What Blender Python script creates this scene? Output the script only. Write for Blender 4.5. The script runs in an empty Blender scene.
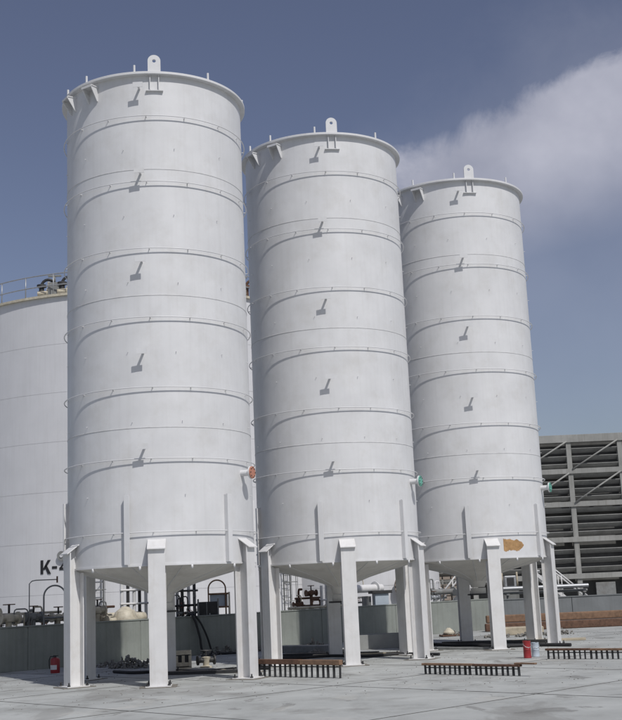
import bpy, math, random
from mathutils import Vector, Matrix
random.seed(7)
R_ = math.radians
scene = bpy.context.scene
C = scene.collection

# ------------------------------------------------------------------ camera
PITCH, ROLL, EYE = 0.1971, 0.0439, 1.9286
fw = Vector((0, math.cos(PITCH), math.sin(PITCH)))
up = Vector((0, -math.sin(PITCH), math.cos(PITCH)))
rt = Vector((1, 0, 0))
r2 = rt * math.cos(ROLL) - up * math.sin(ROLL)
u2 = rt * math.sin(ROLL) + up * math.cos(ROLL)
cam = bpy.data.objects.new('camera', bpy.data.cameras.new('camera'))
C.objects.link(cam)
M4 = Matrix((r2, u2, -fw)).transposed().to_4x4()
M4.translation = Vector((0, 0, EYE))
cam.matrix_world = M4
cam.data.sensor_fit = 'HORIZONTAL'
cam.data.sensor_width = 36
cam.data.lens = 36 * 1151.92 / 622
cam.data.clip_end = 2000
scene.camera = cam

# ------------------------------------------------------------------ sky, sun, exposure
SUN_AZ, SUN_EL = 31.0, 51.0          # azimuth from -Y towards +X
world = bpy.data.worlds.new('World')
scene.world = world
world.use_nodes = True
nt = world.node_tree
nt.nodes.clear()
N = nt.nodes.new
L = nt.links.new
out = N('ShaderNodeOutputWorld')
bg = N('ShaderNodeBackground')
bg.inputs['Strength'].default_value = 0.097
sky = N('ShaderNodeTexSky')
sky.sky_type = 'NISHITA'
sky.sun_disc = False
sky.sun_elevation = R_(SUN_EL)
sky.sun_rotation = R_(180 - SUN_AZ)
sky.air_density = 1.0
sky.dust_density = 1.2
sky.ozone_density = 2.2
hs = N('ShaderNodeHueSaturation')
hs.inputs['Saturation'].default_value = 0.84
hs.inputs['Hue'].default_value = 0.516
hs.inputs['Value'].default_value = 0.92
L(sky.outputs[0], hs.inputs['Color'])
tc = N('ShaderNodeTexCoord')
noi = N('ShaderNodeTexNoise')
noi.inputs['Scale'].default_value = 12.0
noi.inputs['Detail'].default_value = 9.0
noi.inputs['Roughness'].default_value = 0.60
noi.inputs['Distortion'].default_value = 0.25
L(tc.outputs['Generated'], noi.inputs['Vector'])


def wmath(op, a, b=None, c=None):
    n = N('ShaderNodeMath')
    n.operation = op
    for i, v in enumerate((a, b, c)):
        if v is None:
            continue
        if isinstance(v, (int, float)):
            n.inputs[i].default_value = v
        else:
            L(v, n.inputs[i])
    return n.outputs[0]


def wdot(vec_out, v):
    d = N('ShaderNodeVectorMath'); d.operation = 'DOT_PRODUCT'
    L(vec_out, d.inputs[0]); d.inputs[1].default_value = v
    return d.outputs['Value']


def smooth(v, lo, hi):
    mr = N('ShaderNodeMapRange'); mr.interpolation_type = 'SMOOTHSTEP'
    mr.inputs['From Min'].default_value = lo
    mr.inputs['From Max'].default_value = hi
    L(v, mr.inputs['Value'])
    return mr.outputs[0]


def bank(center, semi, tilt, gain):
    c = Vector(center).normalized()
    h = Vector((c.y, -c.x, 0)).normalized()          # horizontal, to the right
    v = Vector((0, 0, 1))
    e1 = h * math.cos(tilt) + v * math.sin(tilt)
    e2 = -h * math.sin(tilt) + v * math.cos(tilt)
    sub = N('ShaderNodeVectorMath'); sub.operation = 'SUBTRACT'
    L(tc.outputs['Generated'], sub.inputs[0]); sub.inputs[1].default_value = c
    p1 = wmath('MULTIPLY', wdot(sub.outputs[0], e1), 1 / semi[0])
    p2 = wmath('MULTIPLY', wdot(sub.outputs[0], e2), 1 / semi[1])
    p3 = wmath('MULTIPLY', wdot(sub.outputs[0], c), 1 / 0.5)
    ln = wmath('SQRT', wmath('ADD', wmath('ADD', wmath('MULTIPLY', p1, p1), wmath('MULTIPLY', p2, p2)), wmath('MULTIPLY', p3, p3)))
    m = wmath('SUBTRACT', 1.0, ln)
    sgn = wmath('MULTIPLY', wmath('SUBTRACT', noi.outputs[0], 0.5), gain)
    body = smooth(wmath('ADD', m, sgn), -0.02, 0.24)
    return wmath('MULTIPLY', body, smooth(p2, -0.9, 0.5))


# the cloud bank behind the right-hand silo, and a few like it round the rest of the sky
banks = [((0.275, 0.90, 0.328), (0.27, 0.092), R_(7), 0.85),
         ((-0.80, 0.50, 0.32), (0.36, 0.12), R_(8), 1.3),
         ((0.90, -0.20, 0.38), (0.40, 0.12), R_(-6), 1.3),
         ((-0.35, -0.88, 0.30), (0.40, 0.12), R_(10), 1.3)]
tot = None
for b in banks:
    o = bank(*b)
    tot = o if tot is None else wmath('MAXIMUM', tot, o)
veil = wmath('MULTIPLY', bank((0.34, 0.93, 0.19), (0.36, 0.30), 0.0, 0.35), 0.17)
fac = wmath('MAXIMUM', wmath('MULTIPLY', tot, 0.94), veil)
ns2 = N('ShaderNodeTexNoise')
ns2.inputs['Scale'].default_value = 11.0
ns2.inputs['Detail'].default_value = 8.0
L(tc.outputs['Generated'], ns2.inputs['Vector'])
cr = N('ShaderNodeValToRGB')
cr.color_ramp.elements[0].position = 0.30
cr.color_ramp.elements[0].color = (4.2, 4.4, 5.5, 1)
cr.color_ramp.elements[1].position = 0.72
cr.color_ramp.elements[1].color = (6.8, 6.9, 8.0, 1)
L(ns2.outputs[0], cr.inputs[0])
mixc = N('ShaderNodeMix')
mixc.data_type = 'RGBA'
L(fac, mixc.inputs[0])
L(hs.outputs[0], mixc.inputs[6])
L(cr.outputs[0], mixc.inputs[7])
L(mixc.outputs[2], bg.inputs['Color'])
L(bg.outputs[0], out.inputs['Surface'])

sun = bpy.data.objects.new('sun', bpy.data.lights.new('sun', 'SUN'))
C.objects.link(sun)
sun.data.energy = 3.7
sun.data.angle = R_(0.53)
sun.data.color = (1.0, 0.975, 0.945)
a, e = R_(SUN_AZ), R_(SUN_EL)
sv = Vector((math.sin(a) * math.cos(e), -math.cos(a) * math.cos(e), math.sin(e)))
sun.rotation_euler = sv.to_track_quat('Z', 'Y').to_euler()
sun.location = sv * 60

vs = scene.view_settings
vs.view_transform = 'Standard'
vs.look = 'None'
vs.exposure = -0.32
vs.gamma = 1.0
vs.use_curve_mapping = False


# ------------------------------------------------------------------ materials
MATS = {}


def mat(name, col, rough=0.6, var=0.12, scale=3.0, bump=0.0, bscale=20.0, metal=0.0, streak=0.0, dirt=None, dirt_amt=0.0, dirt_scale=2.0):
    if name in MATS:
        return MATS[name]
    m = bpy.data.materials.new(name)
    m.use_nodes = True
    t = m.node_tree
    bs = t.nodes['Principled BSDF']
    bs.inputs['Roughness'].default_value = rough
    bs.inputs['Metallic'].default_value = metal
    n = t.nodes.new
    l = t.links.new
    tc = n('ShaderNodeTexCoord')
    geo = n('ShaderNodeNewGeometry')
    oi = n('ShaderNodeObjectInfo')
    no = n('ShaderNodeTexNoise')
    no.inputs['Scale'].default_value = scale
    no.inputs['Detail'].default_value = 8
    no.inputs['Roughness'].default_value = 0.6
    l(geo.outputs['Position'], no.inputs['Vector'])
    ramp = n('ShaderNodeValToRGB')
    ramp.color_ramp.elements[0].position = 0.3
    ramp.color_ramp.elements[1].position = 0.7
    ramp.color_ramp.elements[0].color = (*[c * (1 - var) for c in col], 1)
    ramp.color_ramp.elements[1].color = (*[min(1, c * (1 + var * 0.6)) for c in col], 1)
    l(no.outputs[0], ramp.inputs[0])
    cur = ramp.outputs[0]
    if streak > 0:
        mp = n('ShaderNodeMapping')
        mp.inputs['Scale'].default_value = (7, 7, 0.25)
        l(geo.outputs['Position'], mp.inputs['Vector'])
        sn = n('ShaderNodeTexNoise')
        sn.inputs['Scale'].default_value = 1.6
        sn.inputs['Detail'].default_value = 6
        l(mp.outputs[0], sn.inputs['Vector'])
        mr = n('ShaderNodeMapRange')
        mr.inputs['From Min'].default_value = 0.48
        mr.inputs['From Max'].default_value = 0.75
        mr.inputs['To Max'].default_value = streak
        l(sn.outputs[0], mr.inputs['Value'])
        mx = n('ShaderNodeMix'); mx.data_type = 'RGBA'
        l(mr.outputs[0], mx.inputs[0]); l(cur, mx.inputs[6])
        mx.inputs[7].default_value = (col[0] * 0.62, col[1] * 0.60, col[2] * 0.56, 1)
        cur = mx.outputs[2]
    if dirt:
        dn = n('ShaderNodeTexNoise')
        dn.inputs['Scale'].default_value = dirt_scale
        dn.inputs['Detail'].default_value = 9
        dn.inputs['Roughness'].default_value = 0.68
        l(geo.outputs['Position'], dn.inputs['Vector'])
        mr = n('ShaderNodeMapRange')
        mr.inputs['From Min'].default_value = 0.50
        mr.inputs['From Max'].default_value = 0.70
        mr.inputs['To Max'].default_value = dirt_amt
        l(dn.outputs[0], mr.inputs['Value'])
        mx = n('ShaderNodeMix'); mx.data_type = 'RGBA'
        l(mr.outputs[0], mx.inputs[0]); l(cur, mx.inputs[6])
        mx.inputs[7].default_value = (*dirt, 1)
        cur = mx.outputs[2]
    l(cur, bs.inputs['Base Color'])
    if bump > 0:
        bn = n('ShaderNodeTexNoise')
        bn.inputs['Scale'].default_value = bscale
        bn.inputs['Detail'].default_value = 5
        l(geo.outputs['Position'], bn.inputs['Vector'])
        bp = n('ShaderNodeBump')
        bp.inputs['Strength'].default_value = bump
        bp.inputs['Distance'].default_value = 0.02
        l(bn.outputs[0], bp.inputs['Height'])
        l(bp.outputs[0], bs.inputs['Normal'])
    MATS[name] = m
    return m


white = mat('white_paint', (0.655, 0.656, 0.662), 0.5, 0.08, 1.1, 0.35, 0.9, streak=0.12, dirt=(0.44, 0.42, 0.38), dirt_amt=0.26, dirt_scale=1.3)
white_leg = mat('white_leg_paint', (0.69, 0.685, 0.68), 0.5, 0.06, 2.5, 0.05, 6, streak=0.18, dirt=(0.42, 0.37, 0.30), dirt_amt=0.25, dirt_scale=2.6)
white_far = mat('white_tank_paint', (0.63, 0.63, 0.645), 0.55, 0.05, 0.8, 0.08, 0.9, streak=0.14)
seam_m = mat('weld_seam_paint', (0.57, 0.57, 0.57), 0.6, 0.15, 6)
cone_m = mat('cone_paint', (0.62, 0.60, 0.56), 0.6, 0.10, 2.0, 0.06, 3, dirt=(0.36, 0.33, 0.28), dirt_amt=0.35, dirt_scale=2.2)
conc = mat('yard_concrete', (0.40, 0.41, 0.395), 0.85, 0.22, 0.55, 0.25, 14, dirt=(0.16, 0.155, 0.14), dirt_amt=0.6, dirt_scale=0.8)
wall_m = mat('wall_concrete', (0.25, 0.268, 0.245), 0.9, 0.14, 0.9, 0.25, 10, streak=0.35, dirt=(0.17, 0.18, 0.17), dirt_amt=0.45, dirt_scale=1.2)
wall_grey = mat('dark_wall_concrete', (0.17, 0.18, 0.185), 0.9, 0.15, 0.9, 0.2, 10, streak=0.3)
rust = mat('rusty_brown_steel', (0.13, 0.070, 0.045), 0.85, 0.45, 9, 0.3, 40)
timber = mat('brown_timber', (0.22, 0.135, 0.085), 0.85, 0.35, 6, 0.3, 30)
paletimber = mat('pale_timber', (0.46, 0.40, 0.30), 0.8, 0.25, 6, 0.2, 30)
darkst = mat('dark_steel', (0.035, 0.035, 0.036), 0.6, 0.3, 8, 0.1, 30)
greyst = mat('grey_steel', (0.22, 0.225, 0.22), 0.6, 0.25, 5, 0.1, 20, dirt=(0.12, 0.1, 0.08), dirt_amt=0.5)
cream = mat('cream_paint', (0.56, 0.51, 0.40), 0.55, 0.2, 6, 0.1, 20, dirt=(0.22, 0.16, 0.09), dirt_amt=0.6, dirt_scale=5)
redp = mat('red_paint', (0.30, 0.025, 0.03), 0.4, 0.15, 8)
palebl = mat('pale_blue_paint', (0.44, 0.50, 0.56), 0.5, 0.1, 5)
cover_red = mat('salmon_primer', (0.50, 0.22, 0.15), 0.7, 0.2, 10)
cover_grn = mat('green_plastic', (0.14, 0.42, 0.33), 0.5, 0.15, 10)
primer = mat('tan_primer', (0.42, 0.25, 0.11), 0.8, 0.35, 7, dirt=(0.22, 0.12, 0.05), dirt_amt=0.7, dirt_scale=9)
black = mat('black_print', (0.015, 0.015, 0.017), 0.6, 0.1, 5)
rubber = mat('black_rubber', (0.02, 0.02, 0.022), 0.7, 0.2, 5)
ctow = mat('weathered_grey_concrete', (0.30, 0.30, 0.285), 0.9, 0.2, 1.2, 0.2, 6, streak=0.5)
clouv = mat('weathered_louver', (0.27, 0.27, 0.26), 0.85, 0.25, 1.5, streak=0.4)
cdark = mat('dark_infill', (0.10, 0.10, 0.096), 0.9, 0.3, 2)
grout = mat('stained_grout', (0.20, 0.185, 0.16), 0.95, 0.4, 7, 0.3, 30)
rubm = mat('rubble', (0.22, 0.21, 0.19), 0.95, 0.5, 12, 0.3, 30)
brick_m = mat('brown_grey_block', (0.30, 0.25, 0.21), 0.9, 0.25, 3)
galv = mat('galvanised_steel', (0.40, 0.41, 0.42), 0.45, 0.15, 6, metal=0.5)


# ------------------------------------------------------------------ mesh helpers
class MB:
    def __init__(s):
        s.v = []; s.f = []; s.sm = []

    def _add(s, vs, fs, sm):
        b = len(s.v)
        s.v += [tuple(x) for x in vs]
        for k, f in enumerate(fs):
            s.f.append([i + b for i in f])
            s.sm.append(sm[k] if isinstance(sm, list) else sm)
        return s

    def box(s, c, d, rz=0.0, mtx=None):
        hx, hy, hz = d[0] / 2, d[1] / 2, d[2] / 2
        vs = [Vector((x, y, z)) for z in (-hz, hz) for y in (-hy, hy) for x in (-hx, hx)]
        if rz:
            m = Matrix.Rotation(rz, 3, 'Z'); vs = [m @ q for q in vs]
        if mtx is not None:
            vs = [mtx @ q for q in vs]
        c = Vector(c)
        return s._add([q + c for q in vs], [(0, 2, 3, 1), (4, 5, 7, 6), (0, 1, 5, 4), (2, 6, 7, 3), (0, 4, 6, 2), (1, 3, 7, 5)], False)

    def cyl(s, p0, p1, r, n=12, r1=None):
        p0, p1 = Vector(p0), Vector(p1)
        r1 = r if r1 is None else r1
        q = (p1 - p0).to_track_quat('Z', 'Y')
        vs = []
        for p, rr in ((p0, r), (p1, r1)):
            for i in range(n):
                t = 2 * math.pi * i / n
                vs.append(p + q @ Vector((rr * math.cos(t), rr * math.sin(t), 0)))
        fs = [(i, (i + 1) % n, n + (i + 1) % n, n + i) for i in range(n)]
        sm = [True] * n + [False, False]
        fs += [tuple(range(n - 1, -1, -1)), tuple(range(n, 2 * n))]
        return s._add(vs, fs, sm)

    def tube(s, pts, r, n=8, closed=False):
        pts = [Vector(p) for p in pts]
        k = len(pts)
        vs = []
        ref = None
        for i, p in enumerate(pts):
            if closed:
                t = pts[(i + 1) % k] - pts[i - 1]
            else:
                t = pts[min(i + 1, k - 1)] - pts[max(i - 1, 0)]
            t.normalize()
            if ref is None:
                ref = Vector((0, 0, 1)) if abs(t.z) < 0.9 else Vector((1, 0, 0))
            x = t.cross(ref).normalized()
            y = x.cross(t).normalized()
            ref = y
            for j in range(n):
                w = 2 * math.pi * j / n
                vs.append(p + x * r * math.cos(w) + y * r * math.sin(w))
        fs = []
        for i in range(k if closed else k - 1):
            a0, b0 = i * n, ((i + 1) % k) * n
            for j in range(n):
                fs.append((a0 + j, b0 + j, b0 + (j + 1) % n, a0 + (j + 1) % n))
        sm = [True] * len(fs)
        if not closed:
            fs += [tuple(range(n)), tuple(range(k * n - 1, (k - 1) * n - 1, -1))]
            sm += [False, False]
        return s._add(vs, fs, sm)

    def lathe(s, prof, n=96, closed=True, smooth=True, a0=0.0, a1=2 * math.pi, center=(0, 0)):
        full = abs(a1 - a0 - 2 * math.pi) < 1e-6
        cols = n if full else n + 1
        vs = []
        for i in range(cols):
            t = a0 + (a1 - a0) * i / n
            for (r, z) in prof:
                vs.append((center[0] + r * math.sin(t), center[1] - r * math.cos(t), z))
        k = len(prof)
        fs = []
        for i in range(n):
            i2 = (i + 1) % cols
            for j in range(k if closed else k - 1):
                j2 = (j + 1) % k
                fs.append((i * k + j, i2 * k + j, i2 * k + j2, i * k + j2))
        sm = [smooth] * len(fs)
        if not full and closed:
            fs += [tuple(range(k - 1, -1, -1)), tuple(range(n * k, n * k + k))]
            sm += [False, False]
        return s._add(vs, fs, sm)

    def prism(s, poly, axis_o, ax, ay, th):
        """polygon in the plane (ax, ay) at axis_o, extruded by vector th"""
        o, ax, ay, th = Vector(axis_o), Vector(ax), Vector(ay), Vector(th)
        n = len(poly)
        vs = [o + ax * x + ay * y for x, y in poly]
        vs += [q + th for q in vs]
        fs = [tuple(range(n - 1, -1, -1)), tuple(range(n, 2 * n))]
        fs += [(i, (i + 1) % n, n + (i + 1) % n, n + i) for i in range(n)]
        return s._add(vs, fs, False)

    def mesh(s, name):
        me = bpy.data.meshes.new(name)
        me.from_pydata(s.v, [], s.f)
        me.polygons.foreach_set('use_smooth', s.sm)
        import bmesh
        bm = bmesh.new(); bm.from_mesh(me)
        bmesh.ops.recalc_face_normals(bm, faces=bm.faces)
        for ed in bm.edges:
            if len(ed.link_faces) == 2 and ed.calc_face_angle(0) > 0.7:
                ed.smooth = False
        bm.to_mesh(me); bm.free()
        return me

    def build(s, name, m, parent=None, loc=(0, 0, 0), rz=0.0, bevel=0.0):
        me = s.mesh(name)
        me.materials.append(m)
        return put(name, me, parent, loc, rz, bevel)


def put(name, me, parent=None, loc=(0, 0, 0), rz=0.0, bevel=0.0):
    o = bpy.data.objects.new(name, me)
    C.objects.link(o)
    o.location = loc
    o.rotation_euler = (0, 0, rz)
    if parent:
        o.parent = parent
    if bevel:
        b = o.modifiers.new('bevel', 'BEVEL'); b.width = bevel; b.segments = 2; b.limit_method = 'ANGLE'
    return o


def tag(o, label, cat, group=None):
    o['label'] = label
    o['category'] = cat
    if group:
        o['group'] = group
    return o


def thing(name, label, cat, loc=(0, 0, 0), rz=0.0, group=None):
    o = bpy.data.objects.new(name, None)
    C.objects.link(o)
    o.location = loc
    o.rotation_euler = (0, 0, rz)
    o.empty_display_size = 0.2
    return tag(o, label, cat, group)


def copy_tree(o, parent=None):
    c = o.copy()
    C.objects.link(c)
    c.parent = parent
    for ch in list(KIDS.get(o.name, [])) or list(o.children):
        copy_tree(ch, c)
    return c


KIDS = {}


def struct(o):
    o['kind'] = 'structure'
    return o


# ------------------------------------------------------------------ ground
def add_stains(m):
    t = m.node_tree
    bs = t.nodes['Principled BSDF']
    src = bs.inputs['Base Color'].links[0].from_socket
    geo = t.nodes.new('ShaderNodeNewGeometry')
    mp = t.nodes.new('ShaderNodeMapping'); mp.inputs['Scale'].default_value = (0.35, 0.22, 1); mp.inputs['Rotation'].default_value = (0, 0, 0.7)
    t.links.new(geo.outputs['Position'], mp.inputs['Vector'])
    cur = src
    for sc, lo, hi, amt, col in ((1.0, 0.56, 0.60, 0.42, (0.20, 0.195, 0.18)), (3.4, 0.60, 0.63, 0.5, (0.13, 0.125, 0.115)), (2.1, 0.58, 0.66, 0.4, (0.50, 0.49, 0.45))):
        n = t.nodes.new('ShaderNodeTexNoise'); n.inputs['Scale'].default_value = sc; n.inputs['Detail'].default_value = 10; n.inputs['Roughness'].default_value = 0.62
        n.inputs['Distortion'].default_value = 0.6
        t.links.new(mp.outputs[0], n.inputs['Vector'])
        mr = t.nodes.new('ShaderNodeMapRange'); mr.inputs['From Min'].default_value = lo; mr.inputs['From Max'].default_value = hi; mr.inputs['To Max'].default_value = amt
        t.links.new(n.outputs[0], mr.inputs['Value'])
        mx = t.nodes.new('ShaderNodeMix'); mx.data_type = 'RGBA'
        t.links.new(mr.outputs[0], mx.inputs[0]); t.links.new(cur, mx.inputs[6]); mx.inputs[7].default_value = (*col, 1)
        cur = mx.outputs[2]
    t.links.new(cur, bs.inputs['Base Color'])


trough_m = mat('trough_concrete', (0.34, 0.345, 0.335), 0.85, 0.2, 1.5, 0.2, 14)
add_stains(conc)
g = MB()
n = 40
gs = 260.0
vs = [(-gs + 2 * gs * i / n, -gs + 2 * gs * j / n, 0.0) for j in range(n + 1) for i in range(n + 1)]
fs = [(j * (n + 1) + i, j * (n + 1) + i + 1, (j + 1) * (n + 1) + i + 1, (j + 1) * (n + 1) + i) for j in range(n) for i in range(n)]
g._add(vs, fs, False)
ground = struct(g.build('ground', conc))
jm = mat('joint_sealant', (0.10, 0.098, 0.09), 0.9, 0.4, 4)
for k in range(7):                       # sawn slab joints, square to the row of silos
    q = Vector((-7.2 + 0.696 * (3.5 + 5 * k), 36 - 0.718 * (3.5 + 5 * k), 0.004))
    MB().box((0, 0, 0), (60, 0.014, 0.004)).build('slab_joint', jm, ground, q, math.atan2(0.696, 0.718))
for k in range(9):
    q = Vector((-9.2 + 0.718 * 5 * (k - 2), 34 + 0.696 * 5 * (k - 2), 0.0042))
    MB().box((0, -14, 0), (0.014, 34, 0.004)).build('slab_joint', jm, ground, q, math.atan2(0.696, 0.718))

# ------------------------------------------------------------------ silos
R = 2.25
ZB, ZT = 2.65, 14.47
D = math.radians
SEAMS = [ZB, 5.75, 8.88, 12.0, ZT - 0.05]
RINGS = [13.34, 11.67, 10.01, 8.34, 6.68, 5.03, 3.37]
LEG0 = 4.73


def make_silo():
    root = thing('silo', 'silo', 'silo')
    for z0, z1 in zip(SEAMS[:-1], SEAMS[1:]):
        c = MB().lathe([(R, z0), (R, z1), (R - 0.012, z1), (R - 0.012, z0)], 180).build('shell_course', white, root)
    for k, z in enumerate(SEAMS[1:-1]):
        MB().lathe([(R - 0.005, z - 0.016), (R + 0.007, z - 0.008), (R + 0.007, z + 0.008), (R - 0.005, z + 0.016)], 180).build('weld_seam', seam_m, root)
    # bottom flange, cone hopper, roof
    MB().lathe([(R - 0.03, ZB - 0.035), (R + 0.025, ZB - 0.035), (R + 0.025, ZB + 0.003), (R - 0.03, ZB + 0.003)], 180).build('bottom_flange', white, root)
    prof = [(R - 0.035, 2.615), (1.73, 2.465), (1.2, 2.335), (0.86, 2.24), (0.45, 2.09), (0.28, 2.0), (0.21, 1.80)]
    cone = MB().lathe(prof + [(r_ - 0.0 * r_, z_ + 0.03) for r_, z_ in prof[::-1]], 96).build('cone_hopper', cone_m, root)
    sm_ = MB().tube([(0, -r_ + 0.01, z_ - 0.004) for r_, z_ in [(R - 0.06, 2.607)] + prof[1:6]], 0.014, 6).mesh('cone_seam'); sm_.materials.append(seam_m)
    for k in range(12):
        put('cone_seam', sm_, cone, rz=D(19.7 + 30 * k))
    of = MB().lathe([(0.20, 1.60), (0.24, 1.60), (0.24, 1.78), (0.20, 1.78)], 40)
    of.build('outlet_neck', cone_m, cone)
    MB().lathe([(0.001, 1.56), (0.34, 1.56), (0.34, 1.605), (0.001, 1.605)], 40).build('outlet_flange', darkst, cone)
    MB().lathe([(R - 0.02, ZT - 0.02), (0.3, ZT + 0.16), (0.3, ZT + 0.14), (R - 0.02, ZT - 0.045)], 96).build('roof', white, root)
    MB().lathe([(0.001, ZT + 0.10), (0.36, ZT + 0.10), (0.36, ZT + 0.3), (0.001, ZT + 0.3)], 40).build('roof_hatch', white, root)
    # top rim
    rim = MB().lathe([(R - 0.03, ZT - 0.068), (R + 0.118, ZT - 0.068), (R + 0.125, ZT - 0.060), (R + 0.125, ZT - 0.008), (R + 0.118, ZT), (R - 0.03, ZT)], 200).build('top_rim', white, root)
    pm = MB().cyl((0, -R - 0.06, ZT - 0.002), (0, -R - 0.06, ZT + 0.19), 0.028, 10).mesh('rim_post'); pm.materials.append(white)
    for ang in (-62, -38, -4, 43, 90, 135, 180, -120):
        put('rim_post', pm, rim, rz=D(ang))
    # ring pipes and their clips
    cm = MB().cyl((0, -R + 0.005, 0), (0, -R - 0.088, 0), 0.009, 8).box((0, -R - 0.002, 0), (0.035, 0.010, 0.04)).mesh('clip'); cm.materials.append(white)
    rm = MB().tube([((R + 0.075) * math.sin(t), -(R + 0.075) * math.cos(t), 0) for t in [2 * math.pi * i / 160 for i in range(160)]], 0.0125, 8, True).mesh('ring_pipe')
    rm.materials.append(white)
    for k, z in enumerate(RINGS):
        ring = put('ring_pipe', rm, root, (0, 0, z))
        for j in range(15):
            put('clip', cm, ring, rz=D(3 + 24.0 * j + random.uniform(-1.2, 1.2)))
    # small studs between the rings
    stm = MB().cyl((0, -R + 0.004, 0), (0, -R - 0.045, 0), 0.007, 6).mesh('stud'); stm.materials.append(white)
    for z in (12.53, 10.87, 9.2, 7.54, 5.88, 4.22):
        for j in range(12):
            put('stud', stm, root, (0, 0, z + random.uniform(-.02, .02)), D(-10 + 30 * j + random.uniform(-2, 2)))
    # drip studs below the bottom edge
    dm = MB().cyl((0, -R - 0.012, ZB - 0.12), (0, -R - 0.012, ZB - 0.03), 0.028, 8).mesh('drip_stud'); dm.materials.append(white)
    for j in range(12):
        put('drip_stud', dm, root, rz=D(-5 + 29.9 * j))
    # stand-off brackets down the front
    for z in (14.07, 11.89, 9.70, 7.50, 5.29):
        b = MB().box((0, -R - 0.115, 0), (0.045, 0.25, 0.05)).build('standoff_arm', white, root, (0, 0, z), D(-1.3))
        MB().box((0, -R - 0.245, 0), (0.24, 0.014, 0.13)).build('standoff_plate', white, b)
    # angle stiffeners
    sm2 = MB().box((0, -R - 0.05, (ZB + 4.2) / 2 + .01), (0.014, 0.11, 4.2 - ZB)).box((0.06, -R - 0.1125, (ZB + 4.2) / 2 + .01), (0.134, 0.014, 4.2 - ZB - .002)).mesh('stiffener')
    sm2.materials.append(white)
    for k in range(6):
        put('stiffener', sm2, root, rz=D(-13 + 60 * k + (1 if k else 0)), bevel=0.003)
    # legs
    rl, dp, fwid, tf, tw = 2.29, 0.34, 0.38, 0.026, 0.02
    lm = MB()
    yo, yi = -(rl + dp / 2), -(rl - dp / 2)
    lm.box((0, yo + tf / 2, (0.03 + 3.02) / 2), (fwid, tf, 2.99))
    lm.box((0, yi - tf / 2, (0.03 + 2.555) / 2), (fwid, tf, 2.525))
    lm.prism([(yo + tf - .001, 0.03), (yi - tf + .001, 0.03), (yi - tf + .001, 2.555), (-R + 0.02, 2.60), (-R + 0.02, 3.16), (yo + tf - .001, 3.01)], (-tw / 2, 0, 0), (0, 1, 0), (0, 0, 1), (tw, 0, 0))
    # side gussets against the shell
    lme = lm.mesh('leg'); lme.materials.append(white_leg)
    cap = MB().prism([(-R + 0.01, 3.185), (yo - 0.07, 2.975), (yo - 0.07, 3.0), (-R + 0.01, 3.21)], (-fwid / 2 - 0.015, 0, 0), (0, 1, 0), (0, 0, 1), (fwid + 0.03, 0, 0)).mesh('cap_plate')
    cap.materials.append(white_leg)
    bp = MB().box((0, -rl, 0.0165), (0.56, 0.54, 0.033)).mesh('base_plate'); bp.materials.append(white_leg)
    gp = MB().prism([(-.40, -.34), (-.2, -.41), (.16, -.37), (.38, -.40), (.42, -.1), (.37, .2), (.40, .37), (.1, .40), (-.22, .36), (-.39, .38), (-.43, .1)], (0, -rl, 0.0), (1, 0, 0), (0, 1, 0), (0, 0, 0.012)).mesh('grout_pad'); gp.materials.append(grout)
    bo = MB().cyl((0, 0, 0.03), (0, 0, 0.065), 0.034, 6).cyl((0, 0, 0.065), (0, 0, 0.12), 0.017, 8).mesh('anchor_bolt'); bo.materials.append(darkst)
    for k in range(6):
        lo = put('leg', lme, root, rz=D(LEG0 + 60 * k), bevel=0.005)
        put('cap_plate', cap, lo, bevel=0.003)
        put('base_plate', bp, lo, bevel=0.004)
        put('grout_pad', gp, lo)
        for sx in (-1, 1):
            for sy in (-1, 1):
                put('anchor_bolt', bo, lo, (sx * 0.235, -rl + sy * 0.22, 0))
    # lifting lug with hole, ribs and foot
    lug = MB()
    hz = ZT + 0.30
    outl, hole = [], []
    nn = 40
    for i in range(nn):
        t = 2 * math.pi * i / nn
        cx, cz = math.cos(t), math.sin(t)
        if cz >= 0:
            ro = 0.155
        else:
            ro = min(0.155 / max(1e-6, abs(cx)), 0.31 / max(1e-6, abs(cz)))
        outl.append((ro * cx, ro * cz)); hole.append((0.045 * cx, 0.045 * cz))
    v = []
    for y in (-R - 0.055, -R + 0.0):
        v += [(x, y, hz + z) for x, z in outl] + [(x, y, hz + z) for x, z in hole]
    f = []
    for i in range(nn):
        j = (i + 1) % nn
        f += [(i, j, nn + j, nn + i), (2 * nn + i, 3 * nn + i, 3 * nn + j, 2 * nn + j), (i, 2 * nn + i, 2 * nn + j, j), (nn + i, nn + j, 3 * nn + j, 3 * nn + i)]
    lug._add(v, f, False)
    lo = lug.build('lifting_lug', white, root, rz=D(8))
    for sx in (-1, 1):
        MB().box((sx * 0.105, -R - 0.03, ZT - 0.265), (0.02, 0.07, 0.39)).build('lug_rib', white, lo)
    MB().box((0, -R - 0.028, ZT - 0.470), (0.42, 0.066, 0.018)).build('lug_foot', white, lo)
    # wedge brackets under the rim
    for ang in (-33.5, -55):
        zt_ = ZT - 0.19
        b = MB().box((0, -R - 0.12, zt_), (0.33, 0.25, 0.025)).build('wedge_bracket', white, root, rz=D(ang))
        MB().box((0, -R - 0.246, zt_ - 0.025), (0.33, 0.016, 0.05)).build('bracket_lip', white, b)
        for sx in (-1, 1):
            MB().prism([(-R + 0.005, zt_ - 0.01), (-R - 0.235, zt_ - 0.01), (-R - 0.235, zt_ - 0.045), (-R - 0.03, zt_ - 0.36), (-R + 0.005, zt_ - 0.36)], (sx * 0.14 - 0.009, 0, 0), (0, 1, 0), (0, 0, 1), (0.018, 0, 0)).build('bracket_gusset', white, b)
    return root


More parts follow.
